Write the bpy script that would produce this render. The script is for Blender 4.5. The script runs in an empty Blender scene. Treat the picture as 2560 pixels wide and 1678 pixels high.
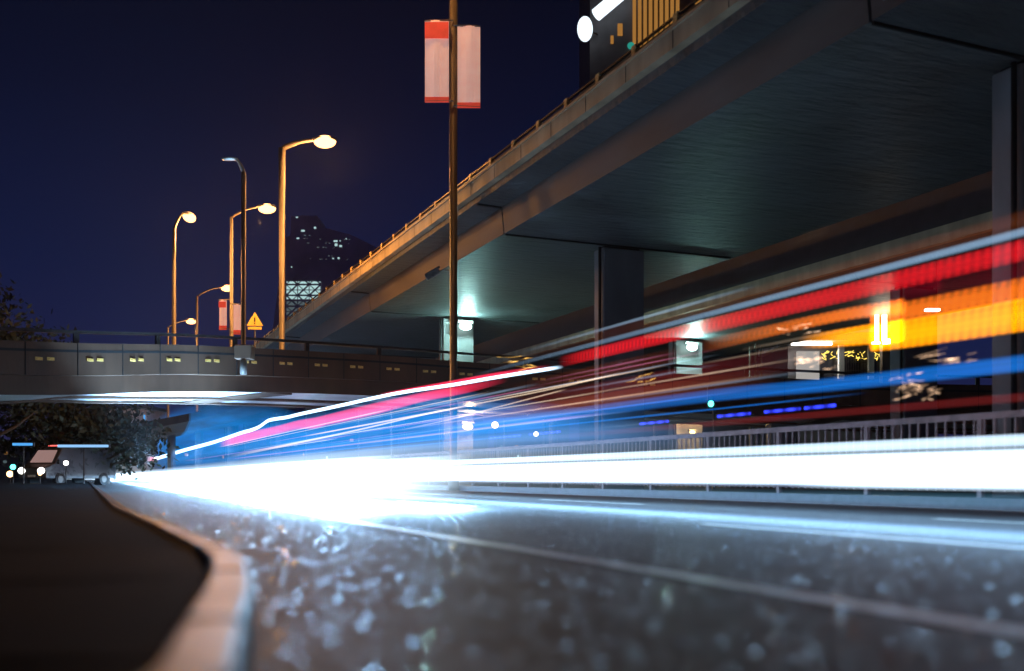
import bpy, bmesh, math, random
from mathutils import Vector, Matrix
R = math.radians
random.seed(7)
sc = bpy.context.scene
C = bpy.data.collections.new("place"); sc.collection.children.link(C)

# ------------------------------------------------------------------ camera
CH = 0.45            # the lens is knee high above the road
F = 995.0            # focal length in pixels of the 1024 px wide picture
HY = 477.0           # row of the horizon
cam_d = bpy.data.cameras.new("camera"); cam = bpy.data.objects.new("camera", cam_d); C.objects.link(cam)
cam.location = (0, 0, CH); cam.rotation_euler = (R(90), 0, 0)
cam_d.sensor_width = 36.0; cam_d.lens = F * 36.0 / 1024.0; cam_d.shift_y = (HY - 335.5) / 1024.0
cam_d.clip_start = 0.05; cam_d.clip_end = 4000
cam_d.dof.use_dof = True; cam_d.dof.focus_distance = 46.0
cam_d.dof.aperture_fstop = (cam_d.lens / 1000.0) / 0.050; cam_d.dof.aperture_blades = 0
sc.camera = cam
sc.view_settings.view_transform = 'Standard'; sc.view_settings.look = 'None'
sc.view_settings.exposure = 0.0; sc.view_settings.gamma = 1.0
cy = sc.cycles
cy.transparent_max_bounces = 48; cy.max_bounces = 6; cy.diffuse_bounces = 3; cy.glossy_bounces = 3
cy.volume_bounces = 0; cy.sample_clamp_indirect = 4.0; cy.sample_clamp_direct = 0.0
cy.use_denoising = True
try: cy.denoiser = 'OPENIMAGEDENOISE'
except Exception: pass

# ------------------------------------------------------------------ night sky
W = bpy.data.worlds.new("World"); sc.world = W; W.use_nodes = True
nt = W.node_tree; nt.nodes.clear()
def N(nt, t, **k):
    n = nt.nodes.new(t)
    for a, b in k.items(): setattr(n, a, b)
    return n
wo = N(nt, 'ShaderNodeOutputWorld'); bg = N(nt, 'ShaderNodeBackground'); tc = N(nt, 'ShaderNodeTexCoord')
sx = N(nt, 'ShaderNodeSeparateXYZ'); rp = N(nt, 'ShaderNodeValToRGB')
nt.links.new(tc.outputs['Generated'], sx.inputs[0]); nt.links.new(sx.outputs[2], rp.inputs[0])
nt.links.new(rp.outputs[0], bg.inputs[0]); nt.links.new(bg.outputs[0], wo.inputs[0])
el = rp.color_ramp.elements
el[0].position = 0.0; el[0].color = (0.019, 0.016, 0.064, 1)
el[1].position = 0.50; el[1].color = (0.0004, 0.0010, 0.0035, 1)
for p, c in ((0.10, (0.0105, 0.0150, 0.066, 1)), (0.20, (0.0045, 0.0095, 0.046, 1)), (0.34, (0.0018, 0.0042, 0.021, 1))):
    e = el.new(p); e.color = c
bg.inputs[1].default_value = 1.0

# ------------------------------------------------------------------ object helpers
def tag(o, label=None, cat=None, group=None, kind=None):
    if label: o['label'] = label
    if cat: o['category'] = cat
    if group: o['group'] = group
    if kind: o['kind'] = kind
    return o
def empty(name, loc=(0, 0, 0), rz=0.0, label=None, cat=None, group=None, kind=None):
    o = bpy.data.objects.new(name, None); C.objects.link(o)
    o.location = loc; o.rotation_euler = (0, 0, rz)
    return tag(o, label, cat, group, kind)
class MB:
    def __init__(s): s.v = []; s.f = []; s.uv = None
    def quad(s, a, b, c, d):
        n = len(s.v); s.v += [tuple(a), tuple(b), tuple(c), tuple(d)]; s.f.append((n, n+1, n+2, n+3)); return s
    def box(s, c, d, M=None):
        n = len(s.v); x, y, z = d[0]/2, d[1]/2, d[2]/2
        for i in (-1, 1):
            for j in (-1, 1):
                for k in (-1, 1):
                    p = Vector((i*x, j*y, k*z))
                    if M is not None: p = M @ p
                    s.v.append(tuple(p + Vector(c)))
        for q in ((0,1,3,2),(4,6,7,5),(0,4,5,1),(2,3,7,6),(0,2,6,4),(1,5,7,3)):
            s.f.append(tuple(n+i for i in q))
        return s
    def bar(s, a, b, w, h):                 # a box from a to b, w across, h high
        a, b = Vector(a), Vector(b); d = b - a; L = d.length
        q = d.to_track_quat('Y', 'Z').to_matrix()
        return s.box((a + b) / 2, (w, L, h), q)
    def tube(s, pts, rad, seg=10, cap=True):
        pts = [Vector(p) for p in pts]; n0 = len(s.v); m = len(pts)
        if not hasattr(rad, '__len__'): rad = [rad] * m
        up = Vector((0, 0, 1)); prev = None
        for i, p in enumerate(pts):
            t = (pts[min(i+1, m-1)] - pts[max(i-1, 0)]).normalized()
            if prev is None:
                u = t.cross(up) if abs(t.z) < .99 else t.cross(Vector((0, 1, 0)))
            else: u = prev - t * prev.dot(t)
            u.normalize(); prev = u; w = t.cross(u)
            for k in range(seg):
                a = 2*math.pi*k/seg
                s.v.append(tuple(p + (u*math.cos(a) + w*math.sin(a)) * rad[i]))
        for i in range(m-1):
            for k in range(seg):
                a = n0+i*seg+k; b = n0+i*seg+(k+1) % seg
                s.f.append((a, b, b+seg, a+seg))
        if cap:
            s.f.append(tuple(n0+k for k in range(seg))[::-1]); s.f.append(tuple(n0+(m-1)*seg+k for k in range(seg)))
        return s
    def sweep(s, path, prof, closed=True, cap=True):
        # prof: (side, z) list, side measured to the right of the path's heading
        n0 = len(s.v); m = len(path); k = len(prof)
        for i, p in enumerate(path):
            p = Vector(p); t = Vector(path[min(i+1, m-1)]) - Vector(path[max(i-1, 0)]); t.z = 0; t.normalize()
            r = Vector((t.y, -t.x, 0))
            for (a, z) in prof: s.v.append(tuple(p + r*a + Vector((0, 0, z))))
        for i in range(m-1):
            for j in range(k if closed else k-1):
                a = n0+i*k+j; b = n0+i*k+(j+1) % k
                s.f.append((a, b, b+k, a+k))
        if cap and closed:
            s.f.append(tuple(n0+j for j in range(k))[::-1]); s.f.append(tuple(n0+(m-1)*k+j for j in range(k)))
        return s
    def ellip(s, c, r, seg=12, rings=8, M=None):
        n0 = len(s.v)
        for i in range(1, rings):
            ph = math.pi*i/rings
            for k in range(seg):
                a = 2*math.pi*k/seg
                p = Vector((math.sin(ph)*math.cos(a)*r[0], math.sin(ph)*math.sin(a)*r[1], math.cos(ph)*r[2]))
                if M is not None: p = M @ p
                s.v.append(tuple(p + Vector(c)))
        top = Vector((0, 0, r[2])); 
        if M is not None: top = M @ top
        s.v.append(tuple(Vector(c)+top)); s.v.append(tuple(Vector(c)-top)); a, b = len(s.v)-2, len(s.v)-1
        for i in range(rings-2):
            for k in range(seg):
                q = n0+i*seg+k; w = n0+i*seg+(k+1) % seg
                s.f.append((q, q+seg, w+seg, w))
        for k in range(seg):
            s.f.append((a, n0+k, n0+(k+1) % seg)); q = n0+(rings-2)*seg
            s.f.append((b, q+(k+1) % seg, q+k))
        return s
    def build(s, name, mat, parent=None, smooth=False, bevel=0.0, label=None, cat=None, group=None, kind=None):
        me = bpy.data.meshes.new(name); me.from_pydata(s.v, [], s.f); me.update()
        if mat: me.materials.append(mat)
        if smooth:
            for p in me.polygons: p.use_smooth = True
        o = bpy.data.objects.new(name, me); C.objects.link(o)
        if parent: o.parent = parent
        if bevel:
            md = o.modifiers.new("bevel", 'BEVEL'); md.width = bevel; md.segments = 2; md.limit_method = 'ANGLE'
        return tag(o, label, cat, group, kind)
def weld_in(o, mb, m):
    me = o.data; n0 = len(me.vertices); v = [tuple(x.co) for x in me.vertices] + mb.v
    f = [tuple(p.vertices) for p in me.polygons]; nf = len(f); f += [tuple(i+n0 for i in q) for q in mb.f]
    mats = list(me.materials); me.clear_geometry(); me.from_pydata(v, [], f); me.update()
    if len(me.materials) < 2: me.materials.append(m)
    for i, p in enumerate(me.polygons): p.material_index = 1 if i >= nf else 0
def copy_tree(o, parent=None):
    c = o.copy(); C.objects.link(c); c.parent = parent
    for ch in [x for x in o.children]: copy_tree(ch, c)
    return c
def catmull(pts, n=12):
    P = [Vector(p) for p in pts]; P = [2*P[0]-P[1]] + P + [2*P[-1]-P[-2]]; out = []
    for i in range(1, len(P)-2):
        a, b, c, d = P[i-1:i+3]
        for k in range(n):
            t = k/n
            out.append(0.5*((2*b)+(c-a)*t+(2*a-5*b+4*c-d)*t*t+(3*b-a-3*c+d)*t**3))
    out.append(P[-2]); return out

# ------------------------------------------------------------------ materials
def mat(name):
    m = bpy.data.materials.new(name); m.use_nodes = True; n = m.node_tree; n.nodes.clear()
    o = N(n, 'ShaderNodeOutputMaterial'); return m, n, o
def surf(name, col, rough=.7, metal=0.0, noise=3.0, var=.35, bump=.15, bscale=30.0, stretch=(1, 1, 1), rvar=.15, spec=.5, bdist=.02):
    m, n, o = mat(name); b = N(n, 'ShaderNodeBsdfPrincipled'); n.links.new(b.outputs[0], o.inputs[0])
    t = N(n, 'ShaderNodeTexCoord'); mp = N(n, 'ShaderNodeMapping'); mp.inputs['Scale'].default_value = stretch
    n.links.new(t.outputs['Object'], mp.inputs[0])
    a = N(n, 'ShaderNodeTexNoise'); a.inputs['Scale'].default_value = noise; a.inputs['Detail'].default_value = 6
    n.links.new(mp.outputs[0], a.inputs['Vector'])
    r = N(n, 'ShaderNodeValToRGB'); n.links.new(a.outputs[0], r.inputs[0])
    r.color_ramp.elements[0].position = .3; r.color_ramp.elements[1].position = .72
    r.color_ramp.elements[0].color = tuple(c*(1-var) for c in col)+(1,); r.color_ramp.elements[1].color = tuple(min(1, c*(1+var)) for c in col)+(1,)
    n.links.new(r.outputs[0], b.inputs['Base Color'])
    q = N(n, 'ShaderNodeMapRange'); q.inputs['To Min'].default_value = max(.03, rough-rvar); q.inputs['To Max'].default_value = min(1, rough+rvar)
    n.links.new(a.outputs[0], q.inputs[0]); n.links.new(q.outputs[0], b.inputs['Roughness'])
    b.inputs['Metallic'].default_value = metal; b.inputs['Specular IOR Level'].default_value = spec
    if bump:
        c = N(n, 'ShaderNodeTexNoise'); c.inputs['Scale'].default_value = bscale; c.inputs['Detail'].default_value = 4
        n.links.new(mp.outputs[0], c.inputs['Vector'])
        bp = N(n, 'ShaderNodeBump'); bp.inputs['Strength'].default_value = bump; bp.inputs['Distance'].default_value = bdist
        n.links.new(c.outputs[0], bp.inputs['Height']); n.links.new(bp.outputs[0], b.inputs['Normal'])
    return m
def glow(name, col, s):
    m, n, o = mat(name); e = N(n, 'ShaderNodeEmission'); e.inputs[0].default_value = (*col, 1); e.inputs[1].default_value = s
    n.links.new(e.outputs[0], o.inputs[0]); return m
def asphalt():
    m, n, o = mat('wet_asphalt'); b = N(n, 'ShaderNodeBsdfPrincipled'); n.links.new(b.outputs[0], o.inputs[0])
    t = N(n, 'ShaderNodeTexCoord')
    a = N(n, 'ShaderNodeTexNoise'); a.inputs['Scale'].default_value = .7; a.inputs['Detail'].default_value = 8; a.inputs['Roughness'].default_value = .7
    n.links.new(t.outputs['Object'], a.inputs['Vector'])
    r = N(n, 'ShaderNodeValToRGB'); n.links.new(a.outputs[0], r.inputs[0])
    r.color_ramp.elements[0].position = .35; r.color_ramp.elements[0].color = (.020, .022, .027, 1)
    r.color_ramp.elements[1].position = .7; r.color_ramp.elements[1].color = (.050, .051, .054, 1)
    n.links.new(r.outputs[0], b.inputs['Base Color'])
    # aggregate: every stone has its own tilt, some are polished
    v = N(n, 'ShaderNodeTexVoronoi'); v.inputs['Scale'].default_value = 75.0; n.links.new(t.outputs['Object'], v.inputs['Vector'])
    sc_ = N(n, 'ShaderNodeSeparateColor'); n.links.new(v.outputs['Color'], sc_.inputs[0])
    q = N(n, 'ShaderNodeMapRange'); q.inputs['From Min'].default_value = .94; q.inputs['From Max'].default_value = .985
    q.inputs['To Min'].default_value = .66; q.inputs['To Max'].default_value = .08
    n.links.new(sc_.outputs[0], q.inputs[0]); n.links.new(q.outputs[0], b.inputs['Roughness'])
    w = N(n, 'ShaderNodeTexNoise'); w.inputs['Scale'].default_value = 2.2; w.inputs['Detail'].default_value = 3; n.links.new(t.outputs['Object'], w.inputs['Vector'])
    sub = N(n, 'ShaderNodeVectorMath'); sub.operation = 'SUBTRACT'; n.links.new(v.outputs['Color'], sub.inputs[0]); sub.inputs[1].default_value = (.5, .5, .5)
    scl = N(n, 'ShaderNodeVectorMath'); scl.operation = 'SCALE'; n.links.new(sub.outputs[0], scl.inputs[0]); scl.inputs['Scale'].default_value = .26
    b2 = N(n, 'ShaderNodeBump'); b2.inputs['Strength'].default_value = .5; b2.inputs['Distance'].default_value = .018; n.links.new(w.outputs[0], b2.inputs['Height'])
    ad = N(n, 'ShaderNodeVectorMath'); n.links.new(b2.outputs[0], ad.inputs[0]); n.links.new(scl.outputs[0], ad.inputs[1])
    nm = N(n, 'ShaderNodeVectorMath'); nm.operation = 'NORMALIZE'; n.links.new(ad.outputs[0], nm.inputs[0])
    n.links.new(nm.outputs[0], b.inputs['Normal'])
    b.inputs['Specular IOR Level'].default_value = .5
    return m
def boarded(name, col, sx=.35, sy=2.2, b=.9, rough=.55):
    """concrete cast against boards: long marks across the deck, plus seams"""
    m = surf(name, col, rough, noise=.6, var=.35, bump=0)
    n = m.node_tree; bs = [x for x in n.nodes if x.type == 'BSDF_PRINCIPLED'][0]; t = [x for x in n.nodes if x.type == 'TEX_COORD'][0]
    mp = N(n, 'ShaderNodeMapping'); mp.inputs['Scale'].default_value = (sx, sy, sy); n.links.new(t.outputs['Object'], mp.inputs[0])
    a = N(n, 'ShaderNodeTexNoise'); a.inputs['Scale'].default_value = 1.6; a.inputs['Detail'].default_value = 5; a.inputs['Roughness'].default_value = .6
    n.links.new(mp.outputs[0], a.inputs['Vector'])
    k = N(n, 'ShaderNodeTexBrick'); k.inputs['Scale'].default_value = 1.0; k.inputs['Mortar Size'].default_value = .02
    k.inputs['Brick Width'].default_value = 1.22; k.inputs['Row Height'].default_value = .61; k.inputs['Color1'].default_value = (1, 1, 1, 1); k.inputs['Color2'].default_value = (.9, .9, .9, 1); k.inputs['Mortar'].default_value = (.3, .3, .3, 1)
    n.links.new(t.outputs['Object'], k.inputs['Vector'])
    b1 = N(n, 'ShaderNodeBump'); b1.inputs['Strength'].default_value = b; b1.inputs['Distance'].default_value = .12; n.links.new(a.outputs[0], b1.inputs['Height'])
    b2 = N(n, 'ShaderNodeBump'); b2.inputs['Strength'].default_value = .5; b2.inputs['Distance'].default_value = .03; n.links.new(k.outputs['Color'], b2.inputs['Height'])
    n.links.new(b1.outputs[0], b2.inputs['Normal']); n.links.new(b2.outputs[0], bs.inputs['Normal'])
    return m
M = {}
M['asphalt'] = asphalt()
M['ground'] = surf('dark_ground', (.035, .035, .033), .8, noise=.3, bump=.4, bscale=8)
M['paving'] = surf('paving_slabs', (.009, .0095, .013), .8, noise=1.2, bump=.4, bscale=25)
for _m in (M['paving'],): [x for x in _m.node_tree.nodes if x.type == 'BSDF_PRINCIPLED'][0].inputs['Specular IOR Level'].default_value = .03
M['kerbstone'] = surf('kerb_stone', (.07, .068, .09), .38, noise=6, bump=.4, bscale=40)
M['paint'] = surf('road_paint', (.62, .60, .55), .4, noise=9, var=.3, bump=.4, bscale=60)
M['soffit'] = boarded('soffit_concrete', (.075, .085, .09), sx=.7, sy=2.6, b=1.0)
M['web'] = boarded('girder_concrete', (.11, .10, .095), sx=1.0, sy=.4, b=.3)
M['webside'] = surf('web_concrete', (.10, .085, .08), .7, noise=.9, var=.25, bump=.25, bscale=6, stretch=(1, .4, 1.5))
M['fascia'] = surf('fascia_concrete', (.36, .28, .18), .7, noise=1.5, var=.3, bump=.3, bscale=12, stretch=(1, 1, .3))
M['pier'] = surf('pier_concrete', (.15, .145, .15), .6, noise=1.0, var=.25, bump=.3, bscale=10, stretch=(1, 1, .25))
M['bridge'] = surf('bridge_concrete', (.095, .045, .024), .65, noise=1.3, var=.3, bump=.3, bscale=9, stretch=(1, 1, .3))
M['bridge_under'] = surf('bridge_soffit', (.55, .56, .58), .45, noise=.8, var=.2, bump=.2, bscale=4)
M['backing'] = surf('backing_sheet', (.03, .03, .035), .7, noise=2, bump=.1)
M['deck'] = surf('deck_asphalt', (.05, .05, .05), .8, noise=2)
M['joint'] = surf('joint_rubber', (.012, .012, .013), .8, bump=0)
M['rail'] = surf('rail_steel', (.035, .028, .026), .5, .4, noise=8, bump=.1)
M['ochre'] = surf('ochre_lit_rail', (.62, .42, .16), .5, .0, noise=7, bump=.1)  # orange lamplight on the posts put into their colour
M['pole'] = surf('galvanised_pole', (.13, .11, .095), .5, .3, noise=5, var=.2, bump=.1, stretch=(1, 1, .2))
M['housing'] = surf('lamp_housing', (.22, .20, .18), .45, .5, noise=9, bump=.1)
M['lit_slot'] = surf('amber_lit_slot', (.9, .45, .12), .3, noise=20, bump=.1)  # amber light through parapet slots put into the plate colour
M['fence'] = surf('fence_paint', (.22, .16, .17), .5, .1, noise=5, bump=.1)
M['banner'] = surf('banner_cloth', (.78, .60, .56), .8, noise=2.5, var=.12, bump=.3, bscale=3)
M['banner_red'] = surf('banner_red_print', (.60, .06, .04), .8, noise=3, var=.2, bump=.2, bscale=3)
for q, e, k in (('banner', (.9, .48, .38), .42), ('banner_red', (.9, .08, .04), .4)):    # emission added to brighten the cloth
    bs = [x for x in M[q].node_tree.nodes if x.type == 'BSDF_PRINCIPLED'][0]
    bs.inputs['Emission Color'].default_value = (*e, 1); bs.inputs['Emission Strength'].default_value = k
M['bark'] = surf('bark', (.06, .045, .035), .9, noise=6, bump=.6)
M['leaf'] = surf('leaf', (.02, .028, .012), .7, noise=1.5, var=.5, bump=0)
M['tower'] = surf('tower_cladding', (.55, .42, .50), .35, .9, noise=.05, bump=0)
M['wall_dark'] = surf('dark_facade', (.08, .075, .08), .6, noise=.4, bump=.2, bscale=2)
M['wall_pale'] = surf('pale_facade', (.5, .48, .45), .7, noise=.6, bump=.2, bscale=4)
M['glass'] = surf('dark_glass', (.02, .02, .025), .12, noise=.3, bump=0)
M['van'] = surf('van_paint', (.045, .045, .05), .3, .1, noise=3, var=.08, bump=0)
M['black'] = surf('black_plastic', (.02, .02, .02), .5, bump=.1)
M['tyre'] = surf('tyre_rubber', (.015, .015, .015), .8, bump=.3)
M['yellow_sign'] = surf('yellow_sign_sheet', (.85, .60, .12), .4, noise=6, var=.1, bump=0)
M['sodium'] = glow('sodium_lamp', (1, .46, .16), 5)
M['sodium_soft'] = glow('sodium_lamp_far', (1, .6, .25), 5)
M['teal'] = glow('mercury_lamp', (.62, 1, .93), 12)
M['white_tube'] = glow('white_tube', (1, .95, .86), 6)
M['cool_tube'] = glow('cool_tube', (.80, .92, 1.0), 1.6)
M['window_cool'] = glow('lit_window_cool', (.55, .85, .85), .9)
M['window_dim'] = glow('lit_window_dim', (.35, .50, .55), .22)
M['window_amber'] = glow('lit_window_amber', (1, .45, .10), .35)
M['fairy'] = glow('fairy_light', (1, .72, .12), 2.0)
M['green_lamp'] = glow('green_lamp', (.08, 1, .72), 6)
M['blue_strip'] = glow('blue_strip', (.10, .45, 1.0), .9)
M['pale_strip'] = glow('pale_blue_strip', (.30, .60, 1.0), 1.0)
M['headlamp'] = glow('headlamp', (1, .96, .90), 6)
M['interior'] = glow('lit_interior', (1, .6, .55), .3)
M['red_lamp'] = glow('red_lamp', (1, .12, .10), 2)

# ------------------------------------------------------------------ the road's own frame
A = math.atan(0.43)                          # the road runs this far left of the lens axis
nx, ny = math.cos(A), math.sin(A)
def bend(t): return 0.0 if t < 70 else ((t-70)/80.0)**2*4.0
def road(c, t, z=0.0):
    """c: lane offset (metres across / cos A), t: metres along the road"""
    l = c*nx - bend(t)
    return Vector((l*nx - t*ny, l*ny + t*nx, z))
def px_of(c, t):
    p = road(c, t); return 512 + F*p.x/p.y if p.y > .5 else 1e5
def t_at(c, px):
    """distance along the lane at which it passes a given bearing"""
    lo, hi = 0.0, 240.0
    for _ in range(50):
        m = (lo+hi)/2
        if px_of(c, m) > px: lo = m
        else: hi = m
    return (lo+hi)/2

# ---- ground, road, kerb
g = MB(); g.quad((-1500, -300, -.004), (1500, -300, -.004), (1500, 3000, -.004), (-1500, 3000, -.004)); g.build('ground', M['ground'], kind='structure')
kerb_pts = catmull([(-.75, -6, 0), (-.55, -2, 0), (-.43, .5, 0), (-.44, 1.59, 0), (-.56, 2.1, 0), (-.80, 3.08, 0), (-1.15, 4.2, 0), (-2.1, 6.3, 0)], 14)
kt = [p for p in kerb_pts] + [road(.45, t) for t in range(11, 240, 4)]
L_, R_ = [], []
far = [road(12.6, t) for t in [-12, -6, 0] + list(range(4, 240, 6))]
rd = MB()
def resample(pts, n):
    pts = [Vector(p) for p in pts]; d = [0]
    for a, b in zip(pts, pts[1:]): d.append(d[-1]+(b-a).length)
    out = []; j = 0
    for i in range(n):
        s = d[-1]*i/(n-1)
        while j < len(d)-2 and d[j+1] < s: j += 1
        u = (s-d[j])/max(1e-6, d[j+1]-d[j]); out.append(pts[j].lerp(pts[j+1], min(1, u)))
    return out
ka, fb = resample(kt, 160), resample(far, 160)
for i in range(159): rd.quad(ka[i], fb[i], fb[i+1], ka[i+1])
rd.build('road', M['asphalt'], kind='structure')
kb = MB(); s = 0.0
kk = resample(kt, 420)
i = 0
while i < len(kk)-3:
    seg = kk[i:i+3]
    kb.sweep([seg[0].lerp(seg[1], .06), seg[1], seg[2].lerp(seg[1], .06)], [(0, -.002), (-.01, .125), (-.025, .14), (-.125, .142), (-.14, .13), (-.14, -.002)])
    i += 2
kb.build('kerb', M['kerbstone'], kind='structure')
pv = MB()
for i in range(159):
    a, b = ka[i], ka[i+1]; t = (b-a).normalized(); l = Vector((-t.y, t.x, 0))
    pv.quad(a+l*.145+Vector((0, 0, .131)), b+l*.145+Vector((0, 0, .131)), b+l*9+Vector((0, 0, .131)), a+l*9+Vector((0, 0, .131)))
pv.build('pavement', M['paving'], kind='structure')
mk = MB()
def line(c, w, t0, t1, dt=3.0):
    t = t0
    while t < t1:
        u = min(t+dt, t1)
        mk.quad(road(c-w/2, t, .004), road(c+w/2, t, .004), road(c+w/2, u, .004), road(c-w/2, u, .004)); t = u
line(2.70, .15, -8, 236)
line(12.1, .15, -8, 236)
for c in (5.9, 9.1):
    t = -6
    while t < 200: line(c, .15, t, t+4); t += 10
mk.build('road_markings', M['paint'], kind='structure')

# ------------------------------------------------------------------ flyover, in its own frame: x across (away from the road), y along, z up
FO = empty('flyover', (12.5, 0, 0), A, 'long concrete flyover with ochre lit parapet running beside the road overhead', 'flyover')
T0, T1 = -14.0, 132.0
ZB, ZS, ZG = 9.55, 9.32, 8.45                # fascia foot, cantilever underside, box underside
def prism(name, prof, y0, y1, m, parent, step=None, bevel=0, label=None):
    b = MB(); b.sweep([(0, y0, 0), (0, y1, 0)], prof); return b.build(name, m, parent, bevel=bevel, label=label)
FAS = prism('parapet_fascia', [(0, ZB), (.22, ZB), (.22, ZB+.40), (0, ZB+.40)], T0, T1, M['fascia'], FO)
prism('parapet_fascia', [(11.4, ZB), (11.62, ZB), (11.62, ZB+.95), (11.4, ZB+.95)], T0, T1, M['fascia'], FO)
prism('coping', [(-.05, ZB+.402), (.30, ZB+.402), (.30, ZB+.47), (-.05, ZB+.47)], T0, T1, M['fascia'], FO)
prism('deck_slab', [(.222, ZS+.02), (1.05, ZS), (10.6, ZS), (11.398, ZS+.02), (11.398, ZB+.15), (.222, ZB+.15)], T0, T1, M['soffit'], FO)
sp = 16.6; ts0 = 35.1 - 2*sp
stations = [ts0+sp*i for i in range(0, 9)]
edges = [T0] + [s_ for s_ in stations if T0 < s_ < T1] + [T1]
for a, b in zip(edges, edges[1:]):
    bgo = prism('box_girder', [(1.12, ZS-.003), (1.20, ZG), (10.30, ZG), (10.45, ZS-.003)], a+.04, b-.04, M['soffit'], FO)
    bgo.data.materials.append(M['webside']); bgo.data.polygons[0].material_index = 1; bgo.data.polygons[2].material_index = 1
for s_ in stations[1:]:
    j = MB()
    j.sweep([(0, s_-.05, 0), (0, s_+.05, 0)], [(.25, ZS-.03), (1.10, ZS-.05), (1.10, ZS+.1), (.25, ZS+.1)])
    j.box((5.7, s_, (ZG+ZS)/2), (8.9, .05, ZS-ZG+.1))
    j.build('expansion_joint', M['joint'], FO)
sm = MB()
y = T0+1
while y < 110:
    sm.box((-.002, y, ZB+.20), (.006, .025, .39)); y += 2.0
weld_in(FAS, sm, M['joint'])
rl = MB()
for z in (ZB+.59, ZB+.72): rl.box((.10, (T0+T1)/2, z), (.06, T1-T0, .045))
rl.build('parapet_rail', M['rail'], FO)
proto = None
for k in range(70):
    yy = T0 + 2 + k*1.75
    if proto is None:
        proto = MB().box((0, 0, .155), (.14, .20, .31)).build('rail_post', M['ochre'], FO, bevel=.02); o = proto
    else: o = proto.copy(); C.objects.link(o); o.parent = FO
    o.location = (.12, yy, ZB+.47)
def pier(parent, x, y, w, d, top, pipes=True):
    p = MB().box((x, y, top/2), (w, d, top)).build('pier', M['pier'], parent, bevel=.05)
    if pipes:
        MB().tube([(x-w/2-.09, y-d/2+.1, .2), (x-w/2-.09, y-d/2+.1, top)], .055, 8).build('drain_pipe', M['joint'], p, smooth=True)
    MB().box((x, y, top+.04), (w*.8, d*.8, .1)).build('bearing', M['joint'], p)
    return p
for i, s_ in enumerate(stations[1:]):
    pier(FO, 5.72, s_+.35, 1.62, .7, ZG-.09)
# second deck behind
F2 = empty('rear_flyover', (12.5, 0, 0), A, 'second concrete flyover behind the nearer one, its edge lit teal', 'flyover')
Z2 = 8.25
prism('parapet_fascia', [(14.7, Z2), (14.95, Z2), (14.95, Z2+.55), (14.7, Z2+.55)], T0, T1, M['fascia'], F2)
prism('deck_slab', [(14.953, Z2+.12), (27, Z2+.12), (27, Z2+.8), (14.953, Z2+.8)], T0, T1, M['soffit'], F2)
prism('dark_backing', [(14.78, Z2+.552), (14.9, Z2+.552), (14.9, Z2+4.4), (14.78, Z2+4.4)], T0, T1, M['backing'], F2)  # dark sheet added to close the sky gap between the decks
for a, b in zip(edges, edges[1:]):
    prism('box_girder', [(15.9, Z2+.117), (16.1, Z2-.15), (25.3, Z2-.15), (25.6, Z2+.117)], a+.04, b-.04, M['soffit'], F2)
for s_ in stations[1:]:
    pier(F2, 19.3, s_+.35, 1.75, .8, Z2-.24)

# ------------------------------------------------------------------ crossing bridge
CB = empty('crossing_bridge', (0, 0, 0), 0, 'low brown concrete road bridge crossing over the road at left with amber plates for slots lit from behind', 'bridge')
def cb(px, Y, py): return (F and ((px-512)/F*Y, Y, CH+(HY-py)*Y/F))
ctrl = [(-30, 20.5, CH+3.75), cb(0, 29.6, 340), cb(200, 35.0, 345.5), cb(374, 40, 355), cb(561, 42, 363+5), cb(826, 41.5, 380), cb(929, 41, 384), (34, 38, CH+3.3), (50, 33, CH+2.6)]
path = catmull(ctrl, 14)
PH = 1.02
# heading is to the right, so the far side of the bridge is at negative "side"
def piece(name, prof, m, parent=CB): return MB().sweep(path, prof).build(name, m, parent)
PAR = piece('parapet', [(0, -PH), (0, 0), (-.25, 0), (-.25, -PH)], M['bridge'])
piece('parapet', [(-7.75, -PH), (-7.75, 0), (-8.0, 0), (-8.0, -PH)], M['bridge'])
piece('deck_slab', [(-.553, -PH-.55), (-.553, -PH+.3), (-7.747, -PH+.3), (-7.747, -PH-.55)], M['bridge_under'])
piece('edge_girder', [(-.35, -PH-.575), (-.35, -PH+.017), (-.55, -PH+.017), (-.55, -PH-.575)], M['bridge'])
for a in (4.1, 7.3):
    piece('girder', [(-a, -PH-.64), (-a, -PH-.553), (-a-.6, -PH-.553), (-a-.6, -PH-.64)], M['bridge'])
# cross beams
import itertools
cum = [0]
for a, b in zip(path, path[1:]): cum.append(cum[-1]+(b-a).length)
def along(s):
    for i in range(len(cum)-1):
        if cum[i+1] >= s:
            u = (s-cum[i])/(cum[i+1]-cum[i]); p = path[i].lerp(path[i+1], u); d = (path[i+1]-path[i]); d.z = 0; d.normalize()
            return p, d, Vector((d.y, -d.x, 0)), (path[i+1].z-path[i].z)/(path[i+1]-path[i]).length
    return path[-1].copy(), d, Vector((d.y, -d.x, 0)), 0
LT = cum[-1]
s = 5.0
while s < LT-3:
    p, d, r, _ = along(s)
    MB().bar(p-r*.57+Vector((0, 0, -PH-.585)), p-r*4.09+Vector((0, 0, -PH-.585)), 1.1, .06).build('cross_beam', M['bridge'], CB); MB().bar(p-r*4.72+Vector((0, 0, -PH-.585)), p-r*7.29+Vector((0, 0, -PH-.585)), 1.1, .06).build('cross_beam', M['bridge'], CB)
    s += 11.5
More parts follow.
